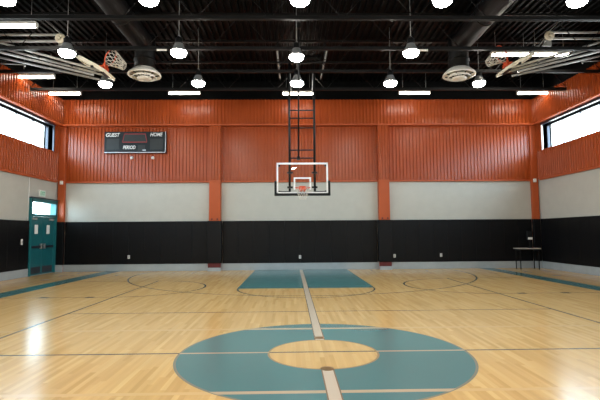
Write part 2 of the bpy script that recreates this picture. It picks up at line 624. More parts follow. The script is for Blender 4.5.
# side walls
DOOR_Y0, DOOR_Y1, DOOR_H = 16.58, 18.34, 2.79
for side, s in (('left', -1), ('right', 1)):
    xi, xo = s * (W + 0.06), s * (W + 0.42)
    mb = MB()
    mb.box(xi, YF, 0, xo, DOOR_Y0, WIN_Z0) if s < 0 else mb.box(xi, YF, 0, xo, YB + 0.4, WIN_Z0)
    if s < 0:
        mb.box(xi, DOOR_Y0, DOOR_H, xo, DOOR_Y1, WIN_Z0)
        mb.box(xi, DOOR_Y1, 0, xo, YB + 0.4, WIN_Z0)
    mb.box(xi, YF, WIN_Z1, xo, YB + 0.4, H_DECK + 0.02)
    mb.box(xi, YF, WIN_Z0, xo, WIN_Y0, WIN_Z1)
    mb.box(xi, WIN_Y1, WIN_Z0, xo, YB + 0.4, WIN_Z1)
    wl = struct(mb.build('wall_' + side, M['beige']))
    band = s * (W - 0.16)
    struct(MB().box(band, YF, H_TOP, xi, BAND, H_DECK).build('wall_%s_panel' % side, M['black_deck'], wl))
    struct(ribs('y', YF, BAND, band, H_LEDGE, H_TOP, -s).build('wall_%s_panel' % side, M['orange'], wl))
    struct(MB().box(band - s * 0.05, YF, H_LEDGE - 0.05, xi, BAND, H_LEDGE - 0.001).build('wall_%s_trim' % side, M['orange_flat'], wl))
    # sheet under and above the window, beside it
    struct(ribs('y', YF, CFACE, s * (W + 0.04), H_BEIGE, WIN_Z0 - 0.03, -s, depth=0.03).build('wall_%s_panel' % side, M['orange'], wl))
    struct(ribs('y', WIN_Y1 + 0.06, CFACE, s * (W + 0.04), WIN_Z0 - 0.03, H_LEDGE - 0.05, -s, pitch=0.1, depth=0.03).build('wall_%s_panel' % side, M['orange'], wl))
    struct(MB().box(s * (W - 0.02), YF, H_BEIGE - 0.05, xi, BAND, H_BEIGE + 0.01).build('wall_%s_trim' % side, M['orange_flat'], wl))
    # clerestory strip window
    g = s * (W + 0.26)
    wname = 'window_1' if s < 0 else 'window_2'
    fr = MB()
    fr.box(g - 0.05, WIN_Y0, WIN_Z0, g + 0.05, WIN_Y1, WIN_Z0 + 0.05)
    fr.box(g - 0.05, WIN_Y0, WIN_Z1 - 0.05, g + 0.05, WIN_Y1, WIN_Z1)
    fr.box(g - 0.05, WIN_Y0, WIN_Z0, g + 0.05, WIN_Y0 + 0.05, WIN_Z1)
    fr.box(g - 0.05, WIN_Y1 - 0.05, WIN_Z0, g + 0.05, WIN_Y1, WIN_Z1)
    yy = WIN_Y1 - 1.05
    while yy > WIN_Y0 + 0.3:
        fr.box(g - 0.02, yy - 0.012, WIN_Z0, g + 0.02, yy + 0.012, WIN_Z1)
        yy -= 1.05
    wo = struct(fr.build(wname, M['dark_metal']))
    struct(MB().box(g - 0.005, WIN_Y0 + 0.02, WIN_Z0 + 0.02, g + 0.005, WIN_Y1 - 0.02, WIN_Z1 - 0.02).build('window_glass', M['glass'], wo))
    # dark head flashing and sill
    struct(MB().box(s * (W - 0.05), WIN_Y0, WIN_Z1, s * (W + 0.40), WIN_Y1, H_LEDGE - 0.05).build('window_trim', M['dark_metal'], wo))
    struct(MB().box(s * (W + 0.02), WIN_Y0, WIN_Z0 - 0.03, s * (W + 0.40), WIN_Y1, WIN_Z0).build('window_sill', M['orange_flat'], wo))
    struct(MB().box(s * (W + 0.0), WIN_Y1, WIN_Z0 - 0.02, s * (W + 0.40), WIN_Y1 + 0.06, H_LEDGE - 0.05).build('window_trim', M['dark_metal'] if s < 0 else M['white'], wo))

# concrete base along the walls
struct(MB().box(-W, YB, 0, W, YB + 0.07, H_BASE).build('baseboard_back', M['curb'], bevel=0.008))
struct(MB().box(-W - 0.07, YF, 0, -W, DOOR_Y0 - 0.06, H_BASE).build('baseboard_left', M['curb'], bevel=0.008))
struct(MB().box(W, YF, 0, W + 0.07, YB, H_BASE).build('baseboard_right', M['curb'], bevel=0.008))

# roof joists: chords with zigzag webs, seven ahead of the camera and the rest behind
ZB0, ZB1 = 6.60, 7.66
jm = MB()
jm.box(-W + 0.05, -0.05, ZB0, W - 0.05, -0.012, ZB0 + 0.09)
jm.box(-W + 0.05, 0.012, ZB0, W - 0.05, 0.05, ZB0 + 0.09)
jm.box(-W + 0.05, -0.05, ZB1 - 0.07, W - 0.05, 0.05, ZB1)
nz = 22
for i in range(nz):
    xa = -W + 0.1 + (2 * W - 0.2) * i / nz
    xb = -W + 0.1 + (2 * W - 0.2) * (i + 1) / nz
    z0, z1 = (ZB0 + 0.04, ZB1 - 0.03) if i % 2 == 0 else (ZB1 - 0.03, ZB0 + 0.04)
    if min(abs(abs((xa + xb) / 2 + 0.01) - 4.80), 9) > 0.8:      # the round ducts pass through these openings
        jm.bar((xa, 0, z0), (xb, 0, z1), 0.016, 0.016)
joist = struct(jm.build('ceiling_beam', M['black_steel'], None, (0, 0, 0)))
ys = [10.55 + 1.80 * k for k in range(-9, 4)]
joist.location = (0, ys[0], 0)
for y in ys[1:]:
    c = dup(joist)
    c.location = (0, y, 0)

# ------------------------------------------------------------------ wall padding
def padding(axis, a0, a1, face, back, z0, z1, label, seam=0.61):
    n = max(1, int(round((a1 - a0) / seam)))
    p = (a1 - a0) / n
    mb = MB()
    for i in range(n):
        s0, s1 = a0 + i * p + 0.001, a0 + (i + 1) * p - 0.001
        if axis == 'x':
            mb.box(s0, face, z0, s1, back, z1)
        else:
            mb.box(face, s0, z0, back, s1, z1)
    org = ((a0 + a1) / 2, (face + back) / 2, z0) if axis == 'x' else ((face + back) / 2, (a0 + a1) / 2, z0)
    o = mb.build('wall_padding', M['pad'], None, org, bevel=0.005)
    return tag(o, label, 'wall padding', 'black padding along the walls')


padding('x', -9.52, COLX[0][0] - 0.06, YB - 0.01, YB + 0.055, H_BASE, H_PAD,
        'black vinyl padding on the end wall under the scoreboard')
padding('x', COLX[0][1] + 0.06, COLX[1][0] - 0.06, YB - 0.01, YB + 0.055, H_BASE, H_PAD,
        'black vinyl padding on the end wall behind the hanging glass backboard')
padding('x', COLX[1][1] + 0.06, 9.52, YB - 0.01, YB + 0.055, H_BASE, H_PAD,
        'black vinyl padding on the end wall behind the small table')
padding('y', YF + 0.1, DOOR_Y0 - 0.10, -W + 0.01, -W - 0.055, H_BASE, H_PAD,
        'black vinyl padding on the side wall beside the teal double door')
padding('y', YF + 0.1, CFACE - 0.09, W - 0.01, W + 0.055, H_BASE, H_PAD,
        'black vinyl padding on the side wall to the right of the small table')
for (a, b), lab in zip(COLX, ('black padded column wrap below the orange column nearer the scoreboard',
                              'black padded column wrap below the orange column right of the glass backboard')):
    mb = MB().box(a - 0.05, BAND - 0.07, 0.31, b + 0.05, BAND - 0.001, H_PAD)
    mb.box(a - 0.05, BAND - 0.001, 0.31, a - 0.001, YB - 0.012, H_PAD)
    mb.box(b + 0.001, BAND - 0.001, 0.31, b + 0.05, YB - 0.012, H_PAD)
    tag(mb.build('column_padding', M['pad'], None, ((a + b) / 2, BAND - 0.03, 0.31), bevel=0.012),
        lab, 'column padding', 'padded column wraps')

for s, lab in ((-1, 'narrow black padding strip in the corner between the teal door and the end wall'),
               (1, 'narrow black padding strip in the corner behind the small table')):
    mb = MB().box(s * 9.53, CFACE - 0.07, H_BASE, s * (W - 0.005), CFACE - 0.001, H_PAD)
    mb.box(s * 9.53, CFACE - 0.001, H_BASE, s * 9.559, YB - 0.012, H_PAD)
    tag(mb.build('column_padding', M['pad'], None, (s * 9.67, CFACE - 0.03, H_BASE), bevel=0.012), lab, 'column padding', 'padded column wraps')
    struct(MB().box(s * 9.53, CFACE - 0.07, 0, s * (W - 0.005), CFACE - 0.001, H_BASE).build('baseboard_corner', M['curb'], bevel=0.006))

# ------------------------------------------------------------------ teal double door with a transom light
xd = -W - 0.06
dm = MB()
dm.box(xd + 0.08, DOOR_Y0 - 0.05, 0, xd - 0.16, DOOR_Y0 + 0.06, DOOR_H + 0.04)
dm.box(xd + 0.08, DOOR_Y1 - 0.06, 0, xd - 0.16, DOOR_Y1 + 0.05, DOOR_H + 0.04)
dm.box(xd + 0.08, DOOR_Y0, 2.70, xd - 0.16, DOOR_Y1, DOOR_H + 0.04)
dm.box(xd + 0.08, DOOR_Y0, 2.17, xd - 0.16, DOOR_Y1, 2.26)
door = struct(dm.build('door_1', M['teal_trim'], None, (xd, (DOOR_Y0 + DOOR_Y1) / 2, 0)))
struct(MB().box(xd - 0.30, DOOR_Y0 + 0.05, 0.0, xd + 0.06, DOOR_Y1 - 0.05, 0.010).build('door_sill', M['aluminium'], door))
struct(MB().box(xd - 0.10, DOOR_Y0 + 0.05, 0.0, xd - 0.055, DOOR_Y1 - 0.05, 0.05).build('door_sill', M['teal_trim'], door))  # hidden strip added behind the leaves, blocks outside light in the gap below
struct(MB().box(xd - 0.06, DOOR_Y0 + 0.06, 2.26, xd - 0.07, DOOR_Y1 - 0.06, 2.70).build('transom_glass', M['glass'], door))
struct(MB().box(xd + 0.14, DOOR_Y0 - 0.08, DOOR_H + 0.04, xd - 0.02, DOOR_Y1 + 0.08, DOOR_H + 0.08).build('door_head_trim', M['dark_metal'], door))
ym = (DOOR_Y0 + DOOR_Y1) / 2
for y0, y1, hy in ((DOOR_Y0 + 0.065, ym - 0.006, 1), (ym + 0.006, DOOR_Y1 - 0.065, -1)):
    lf = struct(MB().box(xd - 0.05, y0, 0.012, xd, y1, 2.165).build('door_leaf', M['teal_door'], door, bevel=0.004))
    struct(MB().box(xd + 0.001, y0 + 0.06, 0.06, xd + 0.006, y1 - 0.06, 0.30).build('kick_plate', M['dark_metal'], lf))
    struct(MB().box(xd + 0.002, y0 + 0.05, 1.00, xd + 0.05, y1 - 0.05, 1.08).build('push_bar', M['dark_metal'], lf, bevel=0.01))
    ye = y1 - 0.10 if hy > 0 else y0 + 0.10
    struct(MB().box(xd + 0.002, ye - 0.05, 0.96, xd + 0.075, ye + 0.05, 1.15).build('latch_box', M['steel'], lf, bevel=0.01))
    yp = (y0 + y1) / 2 + 0.05 * hy * 0
    struct(MB().box(xd + 0.001, yp - 0.11, 1.52, xd + 0.004, yp + 0.11, 1.86).build('paper_notice', M['paper'], lf))
    yc = y0 + 0.22 if hy > 0 else y1 - 0.22
    struct(MB().box(xd + 0.002, yc - 0.15, 2.04, xd + 0.06, yc + 0.15, 2.11).build('door_closer', M['aluminium'], lf, bevel=0.008))

# exit sign above the door
ex = empty('exit_sign', (xd, 17.32, 2.95))
tag(ex, 'pale green lit exit sign above the teal double door', 'exit sign')
MB().box(xd + 0.001, 17.12, 2.93, xd + 0.05, 17.52, 3.17).build('casing', M['white'], ex, bevel=0.006)
MB().box(xd + 0.05, 17.14, 2.95, xd + 0.056, 17.50, 3.15).build('sign_face', M['exit'], ex)
text_mesh('lettering', 'EXIT', 0.15, M['exit_green'], ex, (xd + 0.058, 17.32, 3.05), FACE_RIGHT, ext=0.002, width=0.29, height=0.13)

# electrical trunk line above the door edge
tag(MB().tube((xd + 0.02, DOOR_Y0 - 0.12, 2.0), (xd + 0.02, DOOR_Y0 - 0.12, H_BEIGE - 0.06), 0.018).build('conduit_pipe', M['white'], None, (xd + 0.02, DOOR_Y0 - 0.12, 2.0)),
    'thin pale conduit running up the beige wall beside the teal door', 'conduit')

# ------------------------------------------------------------------ wall outlets and small fixtures
def outlet(x, z, label):
    t = empty('wall_outlet', (x, YB - 0.012, z))
    tag(t, label, 'outlet', 'white outlets in the black padding')
    MB().box(x - 0.045, YB - 0.022, z - 0.07, x + 0.045, YB - 0.0105, z + 0.07).build('cover_plate', M['white'], t, bevel=0.003)
    for dz in (-0.03, 0.03):
        MB().box(x - 0.018, YB - 0.026, z + dz - 0.018, x + 0.018, YB - 0.022, z + dz + 0.018).build('socket', M['pole_grey'], t)


outlet(-6.94, 0.57, 'white outlet low in the black padding under the scoreboard')
outlet(-0.04, 0.52, 'white outlet low in the black padding below the glass backboard')
outlet(3.81, 0.53, 'white outlet low in the padding just right of the padded column')
outlet(5.72, 0.55, 'white outlet low in the padding between right column and small table')
sw = empty('wall_switch', (-W + 0.012, 16.05, 1.24))
tag(sw, 'small white switch plate in the side padding beside the teal door', 'switch')
MB().box(-W + 0.0105, 16.00, 1.14, -W + 0.022, 16.10, 1.34).build('cover_plate', M['white'], sw, bevel=0.003)
MB().box(-W + 0.022, 16.035, 1.20, -W + 0.03, 16.065, 1.28).build('toggle', M['pole_grey'], sw)

for x, lab in ((-6.90, 'white round sensor under the middle of the scoreboard'), (-6.04, 'white round sensor under the HOME end of the scoreboard')):
    t = empty('wall_sensor', (x, YB, 4.6))
    tag(t, lab, 'sensor', 'white sensors below the scoreboard')
    MB().lathe((x, YB + 0.005, 4.6), [(0, 0.06), (0.045, 0.06), (0.06, 0.045), (0.06, 0.0), (0, 0)], 16, (0, -1, 0)).build('housing', M['white'], t)
    MB().lathe((x, YB - 0.054, 4.6), [(0.03, 0), (0.03, 0.012), (0.018, 0.025), (0, 0.03)], 14, (0, -1, 0)).build('dome', M['paper'], t)
for x, lab in ((-9.66, 'small white motion detector at the top of the corner column above the door'),
               (9.66, 'small white motion detector at the top of the corner column above the table')):
    t = empty('motion_detector', (x, CFACE, H_BEIGE - 0.05))
    tag(t, lab, 'motion detector', 'white motion detectors in the corners')
    MB().box(x - 0.05, CFACE - 0.10, H_BEIGE - 0.12, x + 0.05, CFACE, H_BEIGE + 0.03).build('housing', M['white'], t, bevel=0.012)
    MB().lathe((x, CFACE - 0.10, H_BEIGE - 0.07), [(0.035, 0), (0.03, 0.015), (0, 0.025)], 12, (0, -1, 0)).build('lens', M['paper'], t)

# ------------------------------------------------------------------ scoreboard
sx0, sx1, sz0, sz1 = -7.97, -5.48, 4.785, 5.655
syf = YB - 0.16
sb = empty('scoreboard', ((sx0 + sx1) / 2, YB - 0.06, sz0))
tag(sb, 'dark electronic scoreboard with GUEST, HOME and PERIOD lettering on the ribbed orange wall', 'scoreboard')
MB().box(sx0, syf, sz0, sx1, YB - 0.0, sz1).build('casing', M['board_dark'], sb, bevel=0.012)
fm = MB()
fm.box(sx0, syf - 0.012, sz0, sx1, syf + 0.0, sz0 + 0.03)
fm.box(sx1 - 0.03, syf - 0.012, sz0, sx1, syf + 0.0, sz1)
fm.build('edge_trim', M['aluminium'], sb)


def sp(px, py):                                  # a spot on the board face from its place in the photo's 61 x 21 board
    return sx0 + (px - 106.2) / 61.0 * (sx1 - sx0), sz1 - (py - 132.8) / 21.0 * (sz1 - sz0)


tx0, tz1 = sp(126.0, 135.2)
tx1, tz0 = sp(146.8, 143.3)
bx0, bx1 = sp(124.3, 0)[0], sp(148.4, 0)[0]
MB().prism([(bx0, syf - 0.008, tz0), (bx1, syf - 0.008, tz0), (tx1, syf - 0.008, tz1), (tx0, syf - 0.008, tz1)], (0, 0.009, 0)).build('timer_panel', M['board_timer'], sb)
ol = MB()
ring = [(bx0, tz0), (bx1, tz0), (tx1, tz1), (tx0, tz1)]
for i in range(4):
    (xa, za), (xb, zb_) = ring[i], ring[(i + 1) % 4]
    ol.bar((xa, syf - 0.010, za), (xb, syf - 0.010, zb_), 0.012, 0.03 if i % 2 == 0 else 0.02, up=(0, 0, 1) if i % 2 == 0 else (1, 0, 0))
ol.build('timer_outline', M['board_red'], sb)
for body, x0, x1, y0, y1 in (('GUEST', 107.8, 121.6, 134.2, 138.0), ('HOME', 151.6, 164.0, 133.9, 137.5), ('PERIOD', 124.8, 137.2, 146.7, 150.2)):
    xa, za = sp(x0, y1)
    xb, zb_ = sp(x1, y0)
    text_mesh('lettering', body, 0.15, M['lettering'], sb, ((xa + xb) / 2, syf - 0.006, (za + zb_) / 2), FACE_CAM,
              shear=0.25, ext=0.004, bold=0.002, width=xb - xa, height=zb_ - za)
for px0, px1, py0, py1 in ((108.5, 121.0, 140.0, 150.5), (151.5, 164.0, 140.0, 150.5), (139.5, 146.5, 146.2, 151.5)):
    xa, za = sp(px0, py1)
    xb, zb_ = sp(px1, py0)
    MB().box(xa, syf - 0.006, za, xb, syf + 0.001, zb_).build('digit_window', M['board_timer'], sb)
xa, za = sp(144.2, 151.9)
MB().box(xa, syf - 0.010, za, xa + 0.13, syf - 0.005, za + 0.05).build('maker_plate', M['aluminium'], sb)

# ------------------------------------------------------------------ pendant lamps
def lamp():
    t = empty('pendant_lamp', (0, 0, 5.95))
    MB().lathe((0, 0, 0), [(0, 5.90), (0.07, 5.905), (0.13, 5.925), (0.175, 5.96), (0.192, 6.00), (0.195, 6.04)], 20).build('lens', M['lens'], t)
    MB().lathe((0, 0, 0), [(0.198, 6.03), (0.204, 6.05), (0.185, 6.08), (0.15, 6.13), (0.115, 6.19), (0.105, 6.24), (0.0, 6.24)], 20).build('reflector', M['ballast'], t)
    MB().lathe((0, 0, 0), [(0.085, 6.23), (0.09, 6.26), (0.09, 6.37), (0.06, 6.40), (0, 6.40)], 16).build('ballast_housing', M['black_duct'], t)
    h = MB().path([(0, 0, 6.39), (0.03, 0, 6.43), (0, 0, 6.47), (-0.02, 0, 6.45)], 0.008, 6)
    h.tube((0, 0, 6.45), (0, 0, H_DECK - 0.02), 0.009, 6)
    h.build('hanging_rod', M['pole_grey'], t)
    cpts = [(0.05, 0, 6.38), (0.10, 0.02, 6.55), (0.06, 0.03, 6.8), (0.14, 0.03, 7.1), (0.10, 0.02, 7.4), (0.06, 0, H_DECK - 0.02)]
    MB().path(cpts, 0.007, 6).build('power_cord', M['black_duct'], t)
    return t


LX = [-5.97, -3.17, -0.19, 2.65, 5.37]
which = ['leftmost', 'second from the left', 'middle one', 'second from the right', 'rightmost']
rows = [(8.65, 'at the top edge of the photo', 'near'), (11.05, 'in the middle row', 'middle'), (13.42, 'in the far row towards the orange wall', 'far')]
spots = []
special = {(1, 0): 'white pendant lamp just below the hoist wheel of the left-hand basket',
           (1, 2): 'white pendant lamp seen through the top of the hanging ladder mast', (2, 2): 'white pendant lamp seen between the rails of the hanging ladder mast',
           (2, 4): 'white pendant lamp right beside the right-hand round air diffuser', (2, 0): 'white pendant lamp just under the net of the left-hand folded basket'}
for r_, (y, txt, g) in enumerate(rows):
    for k, x in enumerate(LX):
        if (r_, k) == (1, 4):
            continue
        spots.append((x, y, special.get((r_, k), 'white pendant lamp %s, %s' % (txt, which[k])), 'pendant lamps of the %s row' % g))
for y in (6.25, 3.85, 1.45, -0.95, -3.35):
    for x in LX:
        spots.append((x, y, 'white pendant lamp behind the view of the photo', 'pendant lamps behind the camera'))
moved = {5: (-5.93, 11.05, 5.92), 7: (-0.22, 11.95, 6.18), 9: (-6.10, 13.78, 6.05), 13: (5.70, 14.20, 6.21)}
first = lamp()
for i, (x, y, lab, grp) in enumerate(spots):
    o = first if i == 0 else dup(first)
    dz = {11.05: -0.02, 13.42: 0.0}.get(y, 0.08)
    o.location = moved.get(i, (x, y, 5.95 + dz))
    tag(o, lab, 'lamp', grp)

# ------------------------------------------------------------------ fluorescent strip lights
def strip():
    t = empty('strip_light', (0, 0, 6.5))
    MB().box(-0.60, -0.07, 6.53, 0.60, 0.07, 6.60).build('casing', M['white'], t, bevel=0.006)
    MB().tube((-0.58, 0, 6.50), (0.58, 0, 6.50), 0.048, 12).build('tube', M['tube'], t)
    for s in (-1, 1):
        e = MB()
        e.box(s * 0.58, -0.05, 6.45, s * 0.605, 0.05, 6.55)
        e.build('end_cap', M['white'], t)
        MB().tube((s * 0.45, 0, 6.59), (s * 0.45, 0, H_DECK - 0.46), 0.006, 6).build('hanging_rod', M['pole_grey'], t)
    return t


sl = strip()
strips = [(-9.0, 17.12, 'strip light above the orange corner by the teal door'),
          (-4.45, 17.08, 'strip light above the wall between scoreboard and hanging basket'),
          (-0.10, 17.15, 'strip light seen behind the hanging ladder mast'),
          (4.40, 17.08, 'strip light above the wall between mast and right round diffuser'),
          (9.03, 17.12, 'strip light above the orange corner over the small table'),
          (-9.04, 15.28, 'strip light beside the left wall below the folded basket arms'),
          (-7.52, 11.45, 'strip light at the left edge of the photo above the folded basket'),
          (7.76, 13.72, 'strip light behind the arms of the folded right-hand basket'),
          (6.50, 13.72, 'strip light behind the board of the folded right-hand basket')]
for i, (x, y, lab) in enumerate(strips):
    o = sl if i == 0 else dup(sl)
    o.location = (x, y, 7.02 if y == 13.72 else 6.86)
    tag(o, 'lit white ' + lab, 'strip light', 'fluorescent strip lights')

# pale plates clipped to a roof joist
for x, lab in ((-3.95, 'small pale plate clipped to the roof joist right of the left round diffuser'),
               (3.33, 'small pale plate clipped to the roof joist left of the right round diffuser')):
    t = empty('joist_plate', (x, 12.29, 6.60))
    tag(t, lab, 'plate', 'pale plates on the roof joist')
    MB().box(x - 0.14, 12.275, 6.545, x + 0.14, 12.292, 6.60).build('plate', M['diff'], t, bevel=0.004)
    MB().box(x - 0.02, 12.27, 6.60, x + 0.02, 12.298, 6.66).build('clip', M['black_steel'], t)

# ------------------------------------------------------------------ round ducts with diffusers
for s, side in ((-1, 'left'), (1, 'right')):
    x = s * 4.80 - 0.01
    dzz = 0.30
    t = empty('air_duct', (x, 4.0, 7.2))
    tag(t, 'black round air duct running to the %s round diffuser' % side, 'duct', 'black round air ducts')
    pts = [(x, YF + 0.5, 7.22), (x, 4, 7.22), (x, 12.9, 7.22)]
    for k in range(1, 7):
        a = k / 6 * PI / 2
        pts.append((x, 12.9 + 0.62 * math.sin(a), 7.22 - 0.30 * (1 - math.cos(a))))
    pts += [(x, 13.53, 6.75), (x, 13.53, 6.55)]
    mb = MB()
    mb.path([(x, YF + 0.5, 7.22), (x, 13.25, 7.22)], dzz, 24)
    mb.path([(x, 13.5, 7.50), (x, 13.5, 6.53)], dzz, 24)
    mb.build('pipe', M['black_duct'], t)
    cl = MB()
    for yy in (1.5, 4.5, 7.5, 9.5, 11.5):
        cl.lathe((x, yy, 7.22), [(dzz, -0.02), (dzz + 0.015, -0.02), (dzz + 0.015, 0.02), (dzz, 0.02)], 24, (0, 1, 0))
    cl.lathe((x, 13.5, 6.75), [(dzz, -0.02), (dzz + 0.02, -0.02), (dzz + 0.02, 0.02), (dzz, 0.02)], 24)
    cl.build('joint_ring', M['black_steel'], t)
    d = empty('air_diffuser', (x, 13.5, 6.2))
    tag(d, 'white round air diffuser hanging below the %s black duct' % side, 'air diffuser', 'white round air diffusers')
    z = 6.22
    MB().lathe((x, 13.5, z), [(0.30, 0.27), (0.34, 0.24), (0.46, 0.13), (0.49, 0.08), (0.49, 0.05), (0.45, 0.055), (0.40, 0.10), (0.30, 0.16), (0.28, 0.26)], 32).build('outer_ring', M['diff'], d)
    MB().lathe((x, 13.5, z), [(0.345, -0.02), (0.35, 0.0), (0.29, 0.085), (0.27, 0.085), (0.32, -0.005)], 32).build('middle_cone', M['diff'], d)
    MB().lathe((x, 13.5, z), [(0, -0.06), (0.14, -0.055), (0.215, -0.035), (0.215, -0.02), (0.12, 0.06), (0, 0.08)], 28).build('centre_cone', M['diff'], d)
    sm = MB()
    for k in range(8):
        a = 2 * PI * k / 8 + 0.2
        c_, s_ = math.cos(a), math.sin(a)
        sm.bar((x + 0.12 * c_, 13.5 + 0.12 * s_, z - 0.0), (x + 0.46 * c_, 13.5 + 0.46 * s_, z + 0.09), 0.012, 0.03)
    sm.tube((x, 13.5, z - 0.05), (x, 13.5, 6.52), 0.015, 8)
    sm.build('spider_bracket', M['black_duct'], d)

# ------------------------------------------------------------------ a net hanging from a rim: rim centre c, axis pointing the way the net hangs
def net_mesh(c, axis, r=0.228, length=0.42, n=12, cord=0.006, squeeze=0.50, sag=(0, 0, 0)):
    c, ax_ = Vector(c), Vector(axis).normalized()
    a = ax_.orthogonal().normalized()
    b = ax_.cross(a)
    sg = Vector(sag)
    prof = [(1.0, 0.0), (0.86, 0.22), (0.72, 0.45), (0.58, 0.72), (squeeze, 1.0)]
    mb = MB()

    def pt(lv, k):
        q, h = prof[lv]
        t = 2 * PI * (k + 0.5 * (lv % 2)) / n
        return c + ax_ * h * length + sg * h * h + (a * math.cos(t) + b * math.sin(t)) * r * q

    for lv in range(len(prof) - 1):
        for k in range(n):
            k2 = k - 1 if lv % 2 == 0 else k + 1
            mb.tube(pt(lv, k), pt(lv + 1, k), cord, 5)
            mb.tube(pt(lv, k), pt(lv + 1, k2), cord, 5)
    mb.path([pt(len(prof) - 1, k) for k in range(n)], cord, 5, closed=True)
    return mb


# ------------------------------------------------------------------ ceiling-hung main basket with a glass backboard
BY = 14.25
bk = empty('hanging_basketball_hoop', (0, BY, 7.0))
tag(bk, 'ceiling-hung basketball hoop with clear glass backboard on a black ladder mast', 'basketball hoop')
bx = -0.03
BW, BZ0, BZ1 = 0.805, 2.735, 3.70
gl = MB().box(bx - BW, BY - 0.006, BZ0, bx + BW, BY + 0.006, BZ1).build('backboard', M['board_glass'], bk)
fm = MB()
ew = 0.042
fm.box(bx - BW - 0.01, BY - 0.02, BZ1 - ew, bx + BW + 0.01, BY + 0.02, BZ1 + 0.012)
fm.box(bx - BW - 0.01, BY - 0.02, BZ0, bx + BW + 0.01, BY + 0.02, BZ0 + ew)
fm.box(bx - BW - 0.01, BY - 0.02, BZ0, bx - BW + ew, BY + 0.02, BZ1)
fm.box(bx + BW - ew, BY - 0.02, BZ0, bx + BW + 0.01, BY + 0.02, BZ1)
fm.build('board_frame', M['frame_white'], gl)
tg = MB()
tw, tz0_, tz1_ = 0.275, 2.85, 3.245
tg.box(bx - tw, BY - 0.010, tz1_ - 0.05, bx + tw, BY - 0.0065, tz1_)
tg.box(bx - tw, BY - 0.010, tz0_, bx - tw + 0.05, BY - 0.0065, tz1_ - 0.05)
tg.box(bx + tw - 0.05, BY - 0.010, tz0_, bx + tw, BY - 0.0065, tz1_ - 0.05)
tg.build('target_square', M['frame_white'], gl)
pd = MB()
pd.box(bx - BW - 0.05, BY - 0.04, BZ0 - 0.075, bx + BW + 0.05, BY + 0.04, BZ0 + 0.005)
pd.box(bx - BW - 0.08, BY - 0.04, BZ0 - 0.075, bx - BW - 0.008, BY + 0.04, BZ0 + 0.40)
pd.box(bx + BW + 0.008, BY - 0.04, BZ0 - 0.075, bx + BW + 0.08, BY + 0.04, BZ0 + 0.40)
pd.build('edge_padding', M['padding_dark'], bk, bevel=0.012)
cm = MB()
for s in (-1, 1):
    for z in (BZ0 + 0.06, BZ1 - 0.08):
        cm.box(bx + s * (BW - 0.10), BY + 0.007, z - 0.03, bx + s * (BW - 0.02), BY + 0.05, z + 0.03)
    for z in (2.93, 3.40):
        cm.box(bx + s * 0.39 - 0.09, BY + 0.007, z - 0.03, bx + s * 0.39 + 0.09, BY + 0.07, z + 0.03)
cm.bar((bx - BW + 0.05, BY + 0.04, BZ0 + 0.06), (bx - 0.39, BY + 0.05, BZ0 + 0.06), 0.03, 0.03)
cm.bar((bx + BW - 0.05, BY + 0.04, BZ0 + 0.06), (bx + 0.39, BY + 0.05, BZ0 + 0.06), 0.03, 0.03)
cm.build('mounting_bracket', M['black_steel'], bk)
rz = 2.875
rc = (bx, BY - 0.38, rz)
rm = MB().path([(rc[0] + 0.228 * math.cos(2 * PI * k / 32), rc[1] + 0.228 * math.sin(2 * PI * k / 32), rz) for k in range(32)], 0.011, 8, closed=True)
rm.bar((bx - 0.10, rc[1] + 0.20, rz - 0.005), (bx - 0.10, BY - 0.02, rz - 0.005), 0.02, 0.03)
rm.bar((bx + 0.10, rc[1] + 0.20, rz - 0.005), (bx + 0.10, BY - 0.02, rz - 0.005), 0.02, 0.03)
rm.box(bx - 0.11, BY - 0.16, rz - 0.07, bx + 0.11, BY - 0.012, rz + 0.02)
rm.box(bx - 0.10, BY - 0.03, rz - 0.09, bx + 0.10, BY - 0.009, rz + 0.09)
rim = rm.build('rim', M['rim'], bk)
net_mesh((rc[0], rc[1], rz - 0.012), (0, 0, -1), length=0.34, cord=0.0035).build('net', M['net'], rim)
MY = BY + 0.12
for s in (-1, 1):
    MB().tube((bx + s * 0.40, MY, 2.80), (bx + s * 0.40, MY, 6.98), 0.038, 12).build('mast_rail', M['black_steel'], bk)
for z in (5.44, 5.18, 4.86, 4.14, 3.88):
    MB().tube((bx - 0.40, MY, z), (bx + 0.40, MY, z), 0.022, 10).build('rung', M['black_steel'], bk)
MB().tube((bx - 0.40, MY, 6.72), (bx + 0.40, MY, 6.72), 0.022, 10).build('rung', M['pole_grey'], bk)
MB().tube((bx - 0.80, MY, 7.02), (bx + 0.80, MY, 7.02), 0.035, 12).build('pivot_pipe', M['black_steel'], bk)
MB().tube((bx - 0.12, MY - 0.03, 3.85), (bx - 0.12, 12.35, 7.25), 0.024, 10).build('diagonal_brace', M['black_steel'], bk)
cl = MB()
cl.box(bx - 0.17, MY - 0.07, 3.82, bx - 0.07, MY + 0.04, 3.93)
cl.box(bx - 0.18, 12.25, 7.20, bx - 0.06, 12.45, 7.34)
cl.tube((bx - 0.12, 12.35, 7.30), (bx - 0.12, 12.35, 7.62), 0.02, 8)
cl.build('brace_clamp', M['black_steel'], bk)
for s in (-1, 1):
    MB().tube((bx + s * 0.76, 13.45, 7.06), (bx + s * 0.74, 16.0, 7.06), 0.028, 10).build('support_pipe', M['pole_grey'], bk)
    MB().tube((bx + s * 0.37, MY - 0.04, 6.72), (bx + s * 0.34, MY - 0.10, 6.05), 0.017, 8).build('side_brace', M['pole_grey'], bk)
hg = MB()
for s in (-1, 1):
    for y in (14.15, 15.95):
        hg.box(bx + s * 0.755 - 0.03, y - 0.03, 7.03, bx + s * 0.755 + 0.03, y + 0.03, 7.62)
hg.build('hanger_bracket', M['black_steel'], bk)
wm = MB().tube((bx + 0.12, MY - 0.05, 7.16), (bx + 0.52, MY - 0.05, 7.16), 0.065, 16)
